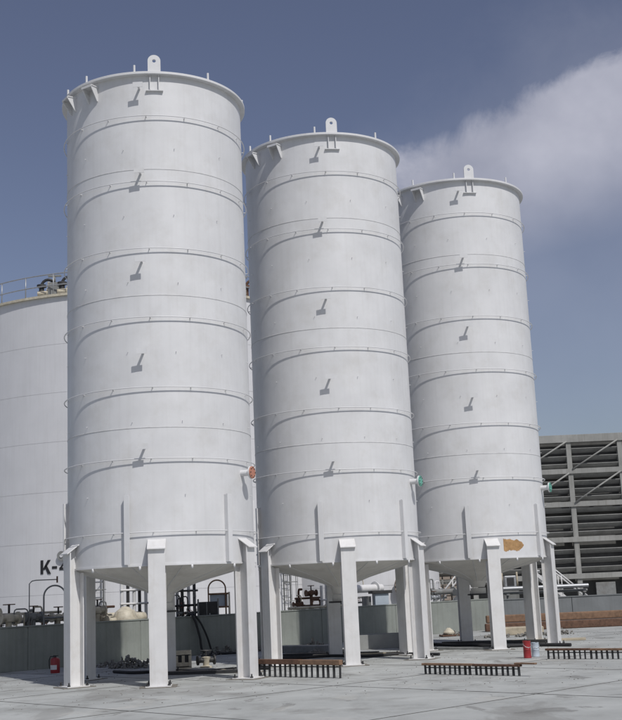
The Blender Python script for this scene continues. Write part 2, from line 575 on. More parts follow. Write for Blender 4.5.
def add_nozzle(root, covm):
    nz = MB().cyl((0, -R + 0.02, 4.74), (0, -R - 0.27, 4.74), 0.075, 20).build('nozzle', white, root, rz=D(66))
    MB().cyl((0, -R - 0.24, 4.74), (0, -R - 0.275, 4.74), 0.15, 28).build('flange', white, nz)
    MB().cyl((0, -R - 0.277, 4.74), (0, -R - 0.305, 4.74), 0.145, 28).build('blind_cover', covm, nz)
    bolt = MB().cyl((0, -R - 0.30, 0), (0, -R - 0.32, 0), 0.014, 6).mesh('bolt'); bolt.materials.append(darkst)
    for k in range(8):
        t = 2 * math.pi * k / 8
        put('bolt', bolt, nz, (0.115 * math.cos(t), 0, 4.74 + 0.115 * math.sin(t)))


SILO_POS = [(-3.8346, 28.4324, 0), (0.5388, 32.73, 0), (4.9272, 36.9235, 0)]
SL = ['tall white steel silo on six legs, nearest and largest of three, with salmon nozzle cover',
      'tall white steel silo on six legs standing between two other silos',
      'tall white steel silo with tan primer patch near its bottom edge, farthest of three']
s0 = make_silo()
bpy.context.view_layer.update()
silos = [s0, copy_tree(s0), copy_tree(s0)]
for s, p, lb, cv in zip(silos, SILO_POS, SL, (cover_red, cover_grn, cover_grn)):
    s.location = p
    tag(s, lb, 'silo', 'row of white silos on legs')
    add_nozzle(s, cv)

# tan primer patch low on the third silo
pp = MB()
random.seed(3)
top = [3.20, 3.17, 3.16, 3.18, 3.15, 3.12, 3.16, 3.15, 3.10, 3.08, 3.00]
bot = [2.83, 2.80, 2.83, 2.84, 2.83, 2.84, 2.81, 2.82, 2.85, 2.90, 2.97]
NP = 60
v = []
for i in range(NP + 1):
    q = 10 * i / NP
    k = min(int(q), 9)
    t_ = top[k] + (top[k + 1] - top[k]) * (q - k) + random.uniform(-0.014, 0.012)
    b_ = bot[k] + (bot[k + 1] - bot[k]) * (q - k) + random.uniform(-0.012, 0.018)
    ang = D(14.3 + 18 * i / NP)
    for rr in (R - 0.002, R + 0.002):
        for z in (min(b_, t_ - 0.01), t_):
            v.append((rr * math.sin(ang), -rr * math.cos(ang), z))
f = []
for i in range(NP):
    a_, b_ = 4 * i, 4 * (i + 1)
    f += [(a_ + 2, b_ + 2, b_ + 3, a_ + 3), (a_, a_ + 1, b_ + 1, b_), (a_ + 1, a_ + 3, b_ + 3, b_ + 1), (a_, b_, b_ + 2, a_ + 2)]
f += [(0, 2, 3, 1), (4 * NP, 4 * NP + 1, 4 * NP + 3, 4 * NP + 2)]
pp._add(v, f, False)
po = pp.build('primer_patch', primer, silos[2])
po['label'] = 'ragged tan primer patch on the white shell'

# ------------------------------------------------------------------ containment walls
WD = Vector((0.718, 0.696, 0))
WN = Vector((-0.696, 0.718, 0))          # away from the camera
W0 = Vector((-7.2, 36.0, 0))
WA = math.atan2(WD.y, WD.x)


def wp(s, off=0.0, z=0.0):
    q = W0 + WD * s + WN * off
    return Vector((q.x, q.y, z))


wt = thing('containment_wall', 'low grey-green concrete containment wall behind the row of silos', 'wall', W0, WA)
seg = 4.0
k = 0
s_ = -14.0
while s_ < 20.5 - 0.01:
    e_ = min(s_ + seg, 20.5)
    MB().box(((s_ + e_) / 2, 0.125, 0.615), (e_ - s_ - 0.02, 0.25, 1.23)).build('wall_panel', wall_m, wt, bevel=0.01)
    s_ = e_
MB().box((3.25, 0.125, 0.60), (34.3, 0.21, 1.19)).build('wall_core', wall_m, wt)
MB().box((3.25, 0.125, 1.25), (34.5, 0.29, 0.035)).build('wall_cap', wall_m, wt)

w2 = thing('containment_wall', 'darker grey low wall beyond the farthest silo, behind the brown beams', 'wall', wp(20.3, 0.6), WA * 0.25)
for k in range(4):
    MB().box((2 + k * 4.0, 0.125, 0.58), (3.98, 0.25, 1.16)).build('wall_panel', wall_grey, w2, bevel=0.01)
MB().box((8, 0.125, 1.18), (16.1, 0.31, 0.04)).build('wall_cap', wall_grey, w2)

# ------------------------------------------------------------------ big storage tank behind (with K-4)
TA = Vector((-9.0, 60.0, 0)); RA = 9.5; HA = 15.55
ta = thing('storage_tank', 'huge white storage tank with black K-4 lettering behind the nearest silo', 'tank', TA)
zc = 0.0
while zc < HA - 0.1:
    z1 = min(zc + 2.22, HA)
    MB().lathe([(RA, zc + 0.006), (RA, z1 - 0.006), (RA - 0.05, z1 - 0.006), (RA - 0.05, zc + 0.006)], 160).build('shell_course', white_far, ta)
    zc = z1
MB().lathe([(RA - 0.012, 0.0), (RA - 0.012, HA), (RA - 0.06, HA), (RA - 0.06, 0)], 120).build('shell_backing', seam_m, ta)
MB().lathe([(RA - 0.1, HA - 0.02), (0.02, HA + 0.9), (0.02, HA + 0.85), (RA - 0.1, HA - 0.1)], 96).build('roof', white_far, ta)
MB().lathe([(RA - 0.05, HA - 0.02), (RA + 0.14, HA - 0.02), (RA + 0.14, HA + 0.09), (RA - 0.05, HA + 0.09)], 160).build('top_rim', cream, ta)


def ga(deg, r, z):
    t = D(deg)
    return Vector((r * math.sin(t), -r * math.cos(t), z))


for h in (0.55, 1.08):
    MB().tube([ga(i * 2.5, RA, HA + h) for i in range(144)], 0.028, 6, True).build('guard_rail', galv, ta)
pm = MB().cyl((0, -RA, HA + 0.08), (0, -RA, HA + 1.1), 0.028, 6).mesh('rail_post'); pm.materials.append(galv)
for k in range(40):
    put('rail_post', pm, ta, rz=D(9 * k + 2))
# roof-top pipework just inside the rail
for deg, kind in ((-22, 0), (-19.5, 1), (-17.5, 2), (-15.0, 0), (-13, 1), (36, 0), (38.5, 1), (40.5, 2), (42.5, 0)):
    c = ga(deg, RA - 0.55, HA)
    mb = MB()
    if kind == 0:
        mb.cyl(c, c + Vector((0, 0, 0.75)), 0.12, 12).cyl(c + Vector((0, 0, 0.7)), c + Vector((0, 0, 0.8)), 0.22, 14)
        mb.tube([c + Vector((0.0 + 0.3 - 0.3 * math.cos(t), 0, 0.75 + 0.3 * math.sin(t))) for t in [math.pi * i / 8 for i in range(9)]], 0.07, 8)
        mb.build('roof_vent', rust if deg > 0 else darkst, ta)
    elif kind == 1:
        mb.cyl(c + Vector((-0.5, 0, 0.35)), c + Vector((0.5, 0, 0.35)), 0.13, 12).cyl(c + Vector((-0.06, 0, 0.35)), c + Vector((0.02, 0, 0.35)), 0.24, 14)
        mb.cyl(c, c + Vector((0, 0, 0.9)), 0.06, 8)
        mb.build('roof_valve', cream, ta)
    else:
        mb.box(c + Vector((0, 0, 0.4)), (0.5, 0.4, 0.8)).cyl(c + Vector((0, 0, 0.8)), c + Vector((0, 0, 1.15)), 0.05, 8).box(c + Vector((0, 0, 1.15)), (0.6, 0.1, 0.08))
        mb.build('roof_instrument', greyst, ta)


def letter(strokes, deg, z, name):
    """strokes: polygons in (x to the right, y up), laid on the tank shell"""
    mb = MB()
    for poly in strokes:
        mb.prism(poly, (0, -RA + 0.0, z), (1, 0, 0), (0, 0, 1), (0, -0.02, 0))
    mb.build(name, black, ta, rz=D(deg))


LH = 0.60
K = [[(0, 0), (0.13, 0), (0.13, LH), (0, LH)], [(0.12, 0.22), (0.36, LH), (0.50, LH), (0.20, 0.17)], [(0.20, 0.34), (0.28, 0.42), (0.52, 0), (0.36, 0)]]
DASH = [[(0, 0.21), (0.24, 0.21), (0.24, 0.32), (0, 0.32)]]
FOUR = [[(0.30, 0), (0.42, 0), (0.42, LH), (0.30, LH)], [(0, 0.14), (0.52, 0.14), (0.52, 0.25), (0, 0.25)], [(0, 0.22), (0.12, 0.25), (0.33, 0.52), (0.31, LH)]]


nz = MB().cyl((0, -RA + 0.05, 3.86), (0, -RA - 0.10, 3.86), 0.13, 20).build('nozzle', white_far, ta, rz=math.asin((-11.18 + 9.0) / RA))
MB().cyl((0, -RA - 0.07, 3.86), (0, -RA - 0.12, 3.86), 0.21, 28).build('flange', greyst, nz)
MB().cyl((0, -RA - 0.121, 3.86), (0, -RA - 0.15, 3.86), 0.07, 16).build('plug', white_far, nz)


def deg_at(px):   # angle on the tank shell for a world X
    return math.degrees(math.asin((px - TA.x) / RA))


for st, X, nm in ((K, -12.20, 'letter_k'), (DASH, -11.66, 'letter_dash'), (FOUR, -11.32, 'letter_four')):
    letter(st, deg_at(X), 3.12, nm)

# caged ladders on the big tank
for X in (-9.55, -1.55):
    dg = math.degrees(math.asin((X - TA.x) / (RA + 0.2)))
    lad = MB()
    for sx in (-0.22, 0.22):
        lad.cyl((sx, -RA - 0.2, 0.9), (sx, -RA - 0.2, HA + 1.0), 0.03, 6)
    lo = lad.build('ladder', greyst, ta, rz=D(dg))
    rg = MB().cyl((-0.22, -RA - 0.2, 0), (0.22, -RA - 0.2, 0), 0.016, 6).mesh('rung'); rg.materials.append(greyst)
    for k in range(45):
        put('rung', rg, lo, (0, 0, 1.0 + 0.33 * k))
    hp = MB().tube([(0.36 * math.cos(t), -RA - 0.32 - 0.42 * math.sin(t), 0) for t in [math.pi * (i / 14) for i in range(15)]], 0.02, 6).mesh('cage_hoop'); hp.materials.append(greyst)
    for k in range(16):
        put('cage_hoop', hp, lo, (0, 0, 1.5 + 0.85 * k))
    bar = MB()
    for i in range(5):
        t = math.pi * (0.1 + 0.2 * i)
        bar.cyl((0.36 * math.cos(t), -RA - 0.32 - 0.42 * math.sin(t), 1.5), (0.36 * math.cos(t), -RA - 0.32 - 0.42 * math.sin(t), HA), 0.012, 5)
    bar.build('cage_bars', greyst, lo)

# ------------------------------------------------------------------ second tank with manway
TB = Vector((2.15, 57.0, 0)); RB = 3.6
tb = thing('storage_tank', 'smaller white tank with round manway, seen under the middle silo', 'tank', TB)
zc = 0.0
while zc < 9.5:
    MB().lathe([(RB, zc + 0.006), (RB, zc + 1.99), (RB - 0.05, zc + 1.99), (RB - 0.05, zc + 0.006)], 96).build('shell_course', white_far, tb)
    zc += 2.0
MB().lathe([(RB - 0.012, 0), (RB - 0.012, 10), (RB - 0.06, 10), (RB - 0.06, 0)], 96).build('shell_backing', seam_m, tb)
MB().lathe([(RB, 9.99), (0.02, 10.9), (0.02, 10.85), (RB, 9.93)], 96).build('roof', white_far, tb)
mw = MB().cyl((0, -RB + 0.1, 1.93), (0, -RB - 0.42, 1.93), 0.44, 32).build('manway', white_far, tb, rz=D(26))
MB().cyl((0, -RB - 0.30, 1.93), (0, -RB - 0.36, 1.93), 0.60, 36).build('flange', brick_m, mw)
MB().cyl((0, -RB - 0.362, 1.93), (0, -RB - 0.45, 1.93), 0.54, 36).build('cover', white_far, mw)
bl = MB().cyl((0, -RB - 0.36, 0), (0, -RB - 0.40, 0), 0.028, 6).mesh('bolt'); bl.materials.append(darkst)
for k in range(20):
    t = 2 * math.pi * k / 20
    put('bolt', bl, mw, (0.57 * math.cos(t), 0, 1.93 + 0.57 * math.sin(t)))

# ------------------------------------------------------------------ cooling tower behind the right-hand silo
ct = thing('cooling_tower', 'grey louvred cooling tower rising behind the farthest silo', 'tower', (5.2, 60.0, 0))
CW, CD, CH = 16.0, 9.0, 9.25
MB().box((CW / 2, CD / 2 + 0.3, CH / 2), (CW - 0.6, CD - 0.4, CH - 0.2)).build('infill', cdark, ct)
for k in range(7):
    x = k * CW / 6
    MB().box((x, 0.0, CH / 2), (0.26, 0.26, CH)).build('column', ctow, ct, bevel=0.01)
for z in (0.25, 2.05, 3.9, 5.7, 7.4, 9.1):
    MB().box((CW / 2, -0.02, z), (CW + 0.6, 0.36, 0.26 if z < 9 else 0.40)).build('floor_beam', ctow, ct, bevel=0.01)
for k in range(9):
    MB().box((0.0, k * CD / 8, CH / 2), (0.2, 0.2, CH)).build('column', ctow, ct)
sl = MB()
mr_ = Matrix.Rotation(D(-38), 3, 'X')
sl.box((0, 0, 0), (CW / 6 - 0.28, 0.34, 0.03), mtx=mr_)
slm = sl.mesh('louver_slat'); slm.materials.append(clouv)
for k in range(6):
    for (z0, nn_) in ((4.2, 4), (6.0, 4), (7.68, 3)):
        for j in range(nn_):
            o = put('louver_slat', slm, ct, ((k + 0.5) * CW / 6, 0.02, z0 + 0.4 * j))
    for j in range(3):
        put('louver_slat', slm, ct, ((k + 0.5) * CW / 6, 0.02, 2.4 + 0.45 * j))
for k in range(6):
    x0, x1 = k * CW / 6, (k + 1) * CW / 6
    MB().cyl((x0 + 0.1, -0.22, 7.5), (x1 - 0.1, -0.22, 8.95), 0.045, 6).build('brace', ctow, ct)
    MB().cyl((x0 + 0.1, -0.26, 5.8), (x1 - 0.1, -0.26, 7.3), 0.045, 6).build('brace', ctow, ct)
# block fill in the lowest storey
bkm = MB().box((0, 0, 0), (0.36, 0.16, 0.20)).mesh('block'); bkm.materials.append(brick_m)
for row in range(8):
    for col in range(5):
        put('block', bkm, ct, (0.35 + col * 0.43, -0.12, 0.5 + row * 0.245))
for k in range(2, 6):
    MB().box((k * CW / 6 + 1.3, -0.05, 1.15), (1.0, 0.1, 1.1)).build('vent_panel', greyst, ct, bevel=0.02)
for x in (3.0, 11.0):
    c_ = MB().lathe([(1.7, CH), (1.35, CH + 1.0), (1.55, CH + 2.0), (1.5, CH + 2.0), (1.3, CH + 1.0), (1.65, CH)], 40, center=(0, 0))
    if x < 5:
        c_.build('fan_stack', ctow, ct, (x, 5.2, -0.1))

# white stairs in front of the tower
def stair(name, label, base, rz, n_, rise, run):
    t = thing(name, label, 'stairs', base, rz)
    for y in (-0.4, 0.4):
        m_ = MB()
        L_ = n_ * run; H_ = n_ * rise
        m_.prism([(0, 0), (0.22, 0), (L_ + 0.22, H_), (L_, H_)], (0, y - 0.02, 0), (1, 0, 0), (0, 0, 1), (0, 0.04, 0))
        m_.build('stringer', white_leg, t)
        r_ = MB().cyl((0.1, y, 0.95), (L_ + 0.1, y, H_ + 0.95), 0.035, 8)
        for q in (0.05, 0.5, 0.95):
            r_.cyl((0.1 + L_ * q, y, H_ * q), (0.1 + L_ * q, y, H_ * q + 0.95), 0.025, 6)
        r_.build('handrail', white_leg, t)
    tm = MB().box((0.12, 0, 0), (0.26, 0.76, 0.03)).mesh('tread'); tm.materials.append(galv)
    for k in range(n_):
        put('tread', tm, t, (k * run, 0, (k + 0.6) * rise))
    return t


stair('steel_stairs', 'white steel stairs rising right beyond the wall under the farthest silo', (4.9, 52.6, 0), D(12), 9, 0.26, 0.24)
stair('steel_stairs', 'white steel stairs descending right at the right edge behind the farthest silo', (12.8, 55.8, 0), D(180), 10, 0.24, 0.27)


# ------------------------------------------------------------------ plant gear behind the wall
def wheel(mb, c, r, axis='z', th=0.018):
    c = Vector(c)
    pts = []
    for i in range(18):
        t = 2 * math.pi * i / 18
        if axis == 'z':
            pts.append(c + Vector((r * math.cos(t), r * math.sin(t), 0)))
        else:
            pts.append(c + Vector((r * math.cos(t), 0, r * math.sin(t))))
    mb.tube(pts, th, 6, True)
    for i in (0, 6, 12):
        mb.cyl(c, pts[i], th * 0.7, 5)
    return mb


def valve(label, loc, rz, m, h=1.75, s=1.0, wm=None):
    """riser, flanged body, bonnet, spindle, handwheel"""
    t = thing('valve', label, 'valve', loc, rz, 'valves along the back of the wall')
    MB().cyl((0, 0, 0), (0, 0, h - 0.35 * s), 0.10 * s, 14).build('riser_pipe', m, t)
    b = MB().cyl((-0.34 * s, 0, h - 0.25 * s), (0.34 * s, 0, h - 0.25 * s), 0.12 * s, 14)
    b.lathe([(0.02, h - 0.42 * s), (0.17 * s, h - 0.36 * s), (0.20 * s, h - 0.25 * s), (0.15 * s, h - 0.12 * s), (0.02, h - 0.08 * s)], 18, closed=False)
    bo = b.build('body', m, t)
    for sx in (-1, 1):
        MB().cyl((sx * 0.34 * s, 0, h - 0.25 * s), (sx * 0.39 * s, 0, h - 0.25 * s), 0.21 * s, 18).build('flange', m, bo)
    MB().cyl((0, 0, h - 0.1 * s), (0, 0, h + 0.22 * s), 0.04 * s, 8).build('spindle', darkst, t)
    wheel(MB(), (0, 0, h + 0.2 * s), 0.19 * s).build('handwheel', wm or rust, t)
    return t


VL = [(-1.9, 1.3, cream, 1.72, 0.9, 'dusty cream valve at the far left edge behind the wall'),
      (-0.95, 1.5, greyst, 1.68, 0.7, 'small grey valve under the thin arched pipe at the left edge'),
      (-0.25, 1.2, cream, 1.62, 0.7, 'cream valve just left of the left leg of the nearest silo'),
      (1.25, 1.3, cream, 1.78, 0.75, 'cream valve with rusty wheel beside the caged ladder, left of the cream pump'),
      (9.95, 1.2, rust, 1.56, 0.5, 'small rusty valve by the caged ladder under the middle silo'),
      (10.85, 1.4, rust, 1.98, 0.6, 'taller rusty valve beside the white post under the middle silo'),
      (13.6, 1.9, white_leg, 2.12, 0.6, 'white valve with wheel above the white pipe under the middle silo'),
      (4.15, 1.6, greyst, 1.9, 0.8, 'grey valve behind the front leg of the nearest silo'),
      (18.1, 1.5, galv, 1.55, 0.55, 'galvanised valve behind the wall left of the farthest silo rear leg'),
      (19.9, 1.6, greyst, 1.75, 0.7, 'grey valve behind the wall at the front leg of the farthest silo')]
for s_, off, m_, h_, sc_, lb in VL:
    valve(lb, wp(s_, off), WA + random.uniform(-.3, .3), m_, h_, sc_)


def pipe_run(label, s0, s1, off, z, r, m, support=1.6):
    t = thing('pipe_run', label, 'pipe', wp(s0, off), WA)
    ln = s1 - s0
    MB().cyl((0, 0, z), (ln, 0, z), r, 16).build('pipe', m, t)
    k = 0.3
    while k < ln:
        MB().cyl((k, 0, z), (k + 0.05, 0, z), r * 1.7, 18).build('flange', m, t)
        MB().box((k + 0.4, 0, (z - r) / 2), (0.09, 0.09, z - r)).build('support', greyst, t)
        k += support
    return t


pipe_run('cream pipe with flanges running low behind the wall under the nearest silo', -5.0, 3.4, 1.9, 1.40, 0.09, cream, 1.1)
pipe_run('thin white pipe along the wall top under the middle silo', 9.2, 12.0, 0.9, 1.31, 0.05, cream)
pipe_run('wide white pipe beside the pale blue box under the middle silo', 12.6, 15.3, 1.9, 1.90, 0.16, white_leg, 2.0)
pipe_run('grey pipe behind the wall under the farthest silo', 18.3, 21.0, 2.2, 1.62, 0.12, greyst)

# cream pump
t = thing('pump', 'cream pump with rounded casing behind the wall under the nearest silo', 'pump', wp(2.25, 1.2), WA)
MB().box((0, 0, 0.5), (1.2, 0.5, 1.0)).build('plinth', greyst, t, bevel=0.02)
MB().lathe([(0.02, 1.0), (0.40, 1.0), (0.42, 1.25), (0.33, 1.5), (0.12, 1.66), (0.02, 1.68)], 28, closed=False).build('casing', cream, t)
MB().cyl((0.3, 0, 1.3), (0.75, 0, 1.3), 0.17, 18).build('motor', cream, t)
MB().cyl((-0.7, 0, 1.25), (-0.3, 0, 1.25), 0.09, 14).cyl((-0.72, 0, 1.25), (-0.66, 0, 1.25), 0.17, 16).build('suction_pipe', cream, t)

# frames of upright pipes
def pipe_frame(label, s0, off, xs, h, m, cross, dark=None):
    t = thing('pipe_rack', label, 'pipe rack', wp(s0, off), WA)
    for i, x in enumerate(xs):
        MB().cyl((x, 0, 0), (x, 0, h + random.uniform(-.15, .1)), 0.055, 10).build('upright', m if i % 2 == 0 else (dark or m), t)
    for z in cross:
        MB().cyl((xs[0] - 0.1, -0.06, z), (xs[-1] + 0.1, -0.06, z), 0.035, 8).build('cross_pipe', m, t)
    return t


pipe_frame('rack of dark and white upright pipes left of the front leg of the nearest silo', 2.6, 1.9, (0, 0.25, 0.5, 0.72, 0.98), 2.55, white_leg, (1.75, 2.2), darkst)
pipe_frame('rack of dark and white upright pipes left of the dark cabinet', 4.55, 1.7, (0, 0.2, 0.42, 0.7, 0.95), 2.5, darkst, (1.6, 2.1), white_leg)
pipe_frame('white upright post pipes beside the rusty valve under the middle silo', 11.25, 1.25, (0, 0.26), 2.1, white_leg, (1.55,))
t = thing('pipe_rack', 'white pole and grey pipes on a stand, right of the farthest silo front leg', 'pipe rack', (8.3, 52.5, 0))
MB().cyl((1.05, 0, 0), (1.05, 0, 2.75), 0.05, 10).build('pole', white_leg, t)
MB().cyl((1.05, -0.02, 2.35), (1.5, -0.02, 2.35), 0.03, 8).build('cross_pipe', white_leg, t)
MB().cyl((-0.2, -0.1, 1.62), (3.6, -0.1, 1.62), 0.09, 12).build('pipe', galv, t)
MB().cyl((-0.2, 0.15, 1.42), (3.6, 0.15, 1.42), 0.06, 12).build('pipe', greyst, t)
for x in (0.0, 1.7, 3.4):
    MB().box((x, 0.02, 0.68), (0.1, 0.1, 1.36)).build('support', greyst, t)
    MB().box((x, 0.02, 1.36), (0.12, 0.5, 0.07)).build('saddle', greyst, t)
t = thing('motor', 'grey motor box on a stand beside the white pole', 'motor', (8.55, 53.2, 0))
MB().box((0, 0, 0.8), (0.7, 0.5, 1.6)).build('stand', greyst, t, bevel=0.02)
MB().box((0, 0, 1.9), (0.52, 0.45, 0.58)).build('housing', galv, t, bevel=0.03)
MB().box((0, -0.23, 1.92), (0.32, 0.02, 0.36)).build('grille', darkst, t)
for x in (-0.34, 0.34):
    MB().cyl((x, 0, 1.6), (x, 0, 2.35), 0.04, 8).build('side_pipe', paletimber, t)

# tangles of small bore pipe: uprights with elbows, cross runs, flanges, small valves
def pipe_tangle(label, s0, off, wdt, cnt, hmax, mats_, seed):
    rnd = random.Random(seed)
    t = thing('pipe_manifold', label, 'pipes', wp(s0, off), WA)
    for k in range(cnt):
        x = wdt * (k + rnd.uniform(0.1, 0.9)) / cnt
        h = hmax * rnd.uniform(0.68, 1.0)
        r_ = rnd.choice((0.022, 0.03, 0.045))
        y = rnd.uniform(-0.35, 0.35)
        dx = rnd.choice((-1, 1)) * rnd.uniform(0.12, 0.4)
        m_ = rnd.choice(mats_)
        pts = [(x, y, 0), (x, y, h * 0.5), (x, y, h - 0.1), (x + dx * 0.08, y, h - 0.03), (x + dx * 0.25, y, h), (x + dx, y, h)]
        if rnd.random() < 0.5:
            pts += [(x + dx * 1.15, y, h - 0.03), (x + dx * 1.22, y, h - 0.12), (x + dx * 1.22, y, h - rnd.uniform(0.3, 0.7))]
        u = MB().tube(pts, r_, 8).build('upright', m_, t)
        z = rnd.uniform(0.62, 0.9) * h
        MB().cyl((x, y, z), (x, y, z + 0.03), r_ * 2.4, 12).cyl((x, y, z + 0.045), (x, y, z + 0.075), r_ * 2.4, 12).build('flange', m_, u)
        if rnd.random() < 0.6:
            z2 = rnd.uniform(0.6, 0.85) * h
            wheel(MB().cyl((x, y, z2), (x, y - 0.16, z2), 0.015, 6), (x, y - 0.16, z2), 0.085, 'y', 0.011).build('handwheel', rnd.choice((darkst, rust, redp)), u)
    for z in (1.36, 1.5 + rnd.uniform(0, .2)):
        MB().cyl((-0.1, -0.1, z), (wdt + 0.1, -0.1, z), 0.04, 8).build('cross_pipe', rnd.choice(mats_), t)
    return t


pipe_tangle('tangle of small cream and grey pipes at the left edge, below the K-4 lettering', -1.9, 1.7, 1.9, 9, 1.95, (cream, greyst, rust), 5)
pipe_tangle('tangle of small cream and rusty pipes beside the caged ladder under the nearest silo', 0.7, 1.7, 1.3, 7, 2.0, (cream, cream, rust, greyst), 6)
pipe_tangle('tangle of dark pipes left of the dark cabinet', 4.5, 1.3, 0.7, 6, 2.2, (darkst, greyst, rust), 8)
pipe_tangle('tangle of rusty and white pipes by the rusty valves under the middle silo', 10.3, 1.7, 1.2, 6, 2.2, (rust, cream, white_leg), 9)
pipe_tangle('tangle of pale pipes behind the pale blue box under the middle silo', 13.0, 2.6, 2.0, 6, 2.3, (white_leg, cream, greyst), 10)
pipe_tangle('tangle of grey pipes behind the wall under the farthest silo', 17.4, 2.6, 2.6, 10, 2.3, (galv, greyst, white_leg), 12)

# arched pipe stiles
def stile(label, s0, off, m, wdt, h, bars):
    t = thing('pipe_stile', label, 'handrail', wp(s0, off), WA * 0.25)
    r_ = wdt / 2
    pts = [(-r_, 0, 0), (-r_, 0, (h - r_) * 0.5), (-r_, 0, h - r_)] + [(-r_ * math.cos(q), 0, h - r_ + r_ * math.sin(q)) for q in [math.pi * i / 14 for i in range(1, 14)]] + [(r_, 0, h - r_), (r_, 0, (h - r_) * 0.5), (r_, 0, 0)]
    MB().tube(pts, 0.026, 8).build('arch_pipe', m, t)
    for z in bars:
        MB().cyl((-r_, 0, z), (r_ + 0.12, 0, z), 0.03, 8).build('cross_bar', m, t)
    return t


stile('thin grey arched pipe rail at the left edge behind the wall', -0.5, 1.0, greyst, 0.66, 2.42, (1.45,))
st_ = stile('brown arched pipe rail beside the dark cabinet', 5.95, 1.0, timber, 0.60, 2.42, (1.5, 1.95))
MB().cyl((0.42, 0, 0), (0.42, 0, 2.0), 0.035, 8).build('side_post', cream, st_)
MB().box((0.06, 0.05, 1.72), (0.62, 0.012, 0.42)).build('back_sheet', palebl, st_)
# lamp arm
t = thing('lamp_post', 'thin bent post with small fitting at the left edge behind the wall', 'post', wp(-0.75, 1.1), WA * 0.25)
MB().tube([(-0.5, 0, 0), (-0.5, 0, 1.3), (-0.5, 0, 2.5), (-0.42, 0, 2.58), (-0.3, 0, 2.6), (0.32, 0, 2.6)], 0.018, 6).build('arm', greyst, t)
MB().box((0.34, 0, 2.6), (0.05, 0.05, 0.2)).build('fitting', rust, t)

# dark cabinet
t = thing('electrical_cabinet', 'dark cabinet behind the wall under the nearest silo', 'cabinet', wp(5.35, 0.8), WA * 0.3)
MB().box((0, 0, 0.87), (0.66, 0.4, 1.66)).build('body', darkst, t, bevel=0.015)
for sx in (-0.34, 0.34):
    MB().box((sx, -0.2, 0.9), (0.05, 0.06, 1.8)).build('corner_post', greyst, t)
MB().box((-0.05, -0.208, 1.2), (0.03, 0.02, 1.0)).build('door_seam', greyst, t)
MB().box((0.05, -0.22, 1.25), (0.03, 0.03, 0.14)).build('handle', galv, t)

# pale blue box with dark lid
t = thing('equipment_box', 'pale blue equipment box with dark lid under the middle silo', 'box', wp(14.25, 1.0), WA * 0.3)
MB().box((0, 0, 0.85), (0.56, 0.45, 1.7)).build('body', palebl, t, bevel=0.015)
MB().box((0, 0, 1.75), (0.82, 0.6, 0.12)).build('lid', darkst, t, bevel=0.01)
MB().box((-0.55, 0.1, 0.8), (0.3, 0.3, 1.6)).build('side_module', greyst, t)

# ------------------------------------------------------------------ yard clutter
def hose(name, label, pts, r, m):
    P = [Vector(p) for p in pts]
    fine = []
    for i in range(len(P) - 1):
        p0, p1, p2, p3 = P[max(i - 1, 0)], P[i], P[i + 1], P[min(i + 2, len(P) - 1)]
        for k in range(8):
            u = k / 8
            fine.append(0.5 * ((2 * p1) + (p2 - p0) * u + (2 * p0 - 5 * p1 + 4 * p2 - p3) * u * u + (3 * p1 - p0 - 3 * p2 + p3) * u ** 3))
    fine.append(P[-1])
    o = MB().tube(fine, r, 8).build(name, m)
    return tag(o, label, 'hose')


a0_ = wp(4.05, 0.5, 1.0)
hose('hose', 'thick black hose hanging over the wall under the nearest silo', [wp(4.0, 0.6, 0.9), wp(4.02, 0.12, 1.33), wp(4.1, -0.08, 1.15), wp(4.22, -0.18, 0.6), wp(4.3, -0.3, 0.10), wp(4.7, -0.9, 0.04), wp(5.4, -1.2, 0.04)], 0.04, rubber)
hose('hose', 'second black hose hanging beside the first over the wall', [wp(4.1, 0.6, 0.9), wp(4.12, 0.12, 1.33), wp(4.28, -0.1, 1.1), wp(4.5, -0.2, 0.6), wp(4.62, -0.3, 0.10), wp(4.2, -1.0, 0.04), wp(3.4, -1.3, 0.04)], 0.032, rubber)
hose('cable', 'dark cable bundle lying across the concrete under the farthest silo', [(3.0, 38.4, .05), (3.6, 38.3, .05), (4.2, 37.2, .05), (4.7, 36.9, .05), (5.3, 35.6, .05), (6.3, 35.4, .05), (7.2, 34.6, .05)], 0.05, rubber)
hose('cable', 'dark cable curving over the ground in front of the middle silo rear legs', [(-1.6, 34.9, .04), (-0.8, 34.2, .04), (0.2, 34.6, .04), (1.2, 33.6, .04), (2.2, 34.0, .04), (3.2, 33.0, .04)], 0.04, rubber)
hose('cable', 'dark cable lying under the nearest silo', [(-5.6, 31.6, .04), (-4.9, 30.8, .04), (-4.0, 30.9, .04), (-3.1, 30.2, .04), (-2.2, 30.6, .04), (-1.4, 30.2, .04)], 0.04, rubber)


def plank(label, p0, p1, w, h, m, name='plank', z=0.0):
    p0, p1 = Vector((*p0, 0)), Vector((*p1, 0))
    d = p1 - p0
    o = MB().box((d.length / 2, 0, h / 2), (d.length, w, h)).build(name, m, None, (p0.x, p0.y, z), math.atan2(d.y, d.x), bevel=min(w, h) * 0.12)
    return tag(o, label, 'beam' if name != 'plank' else 'plank')


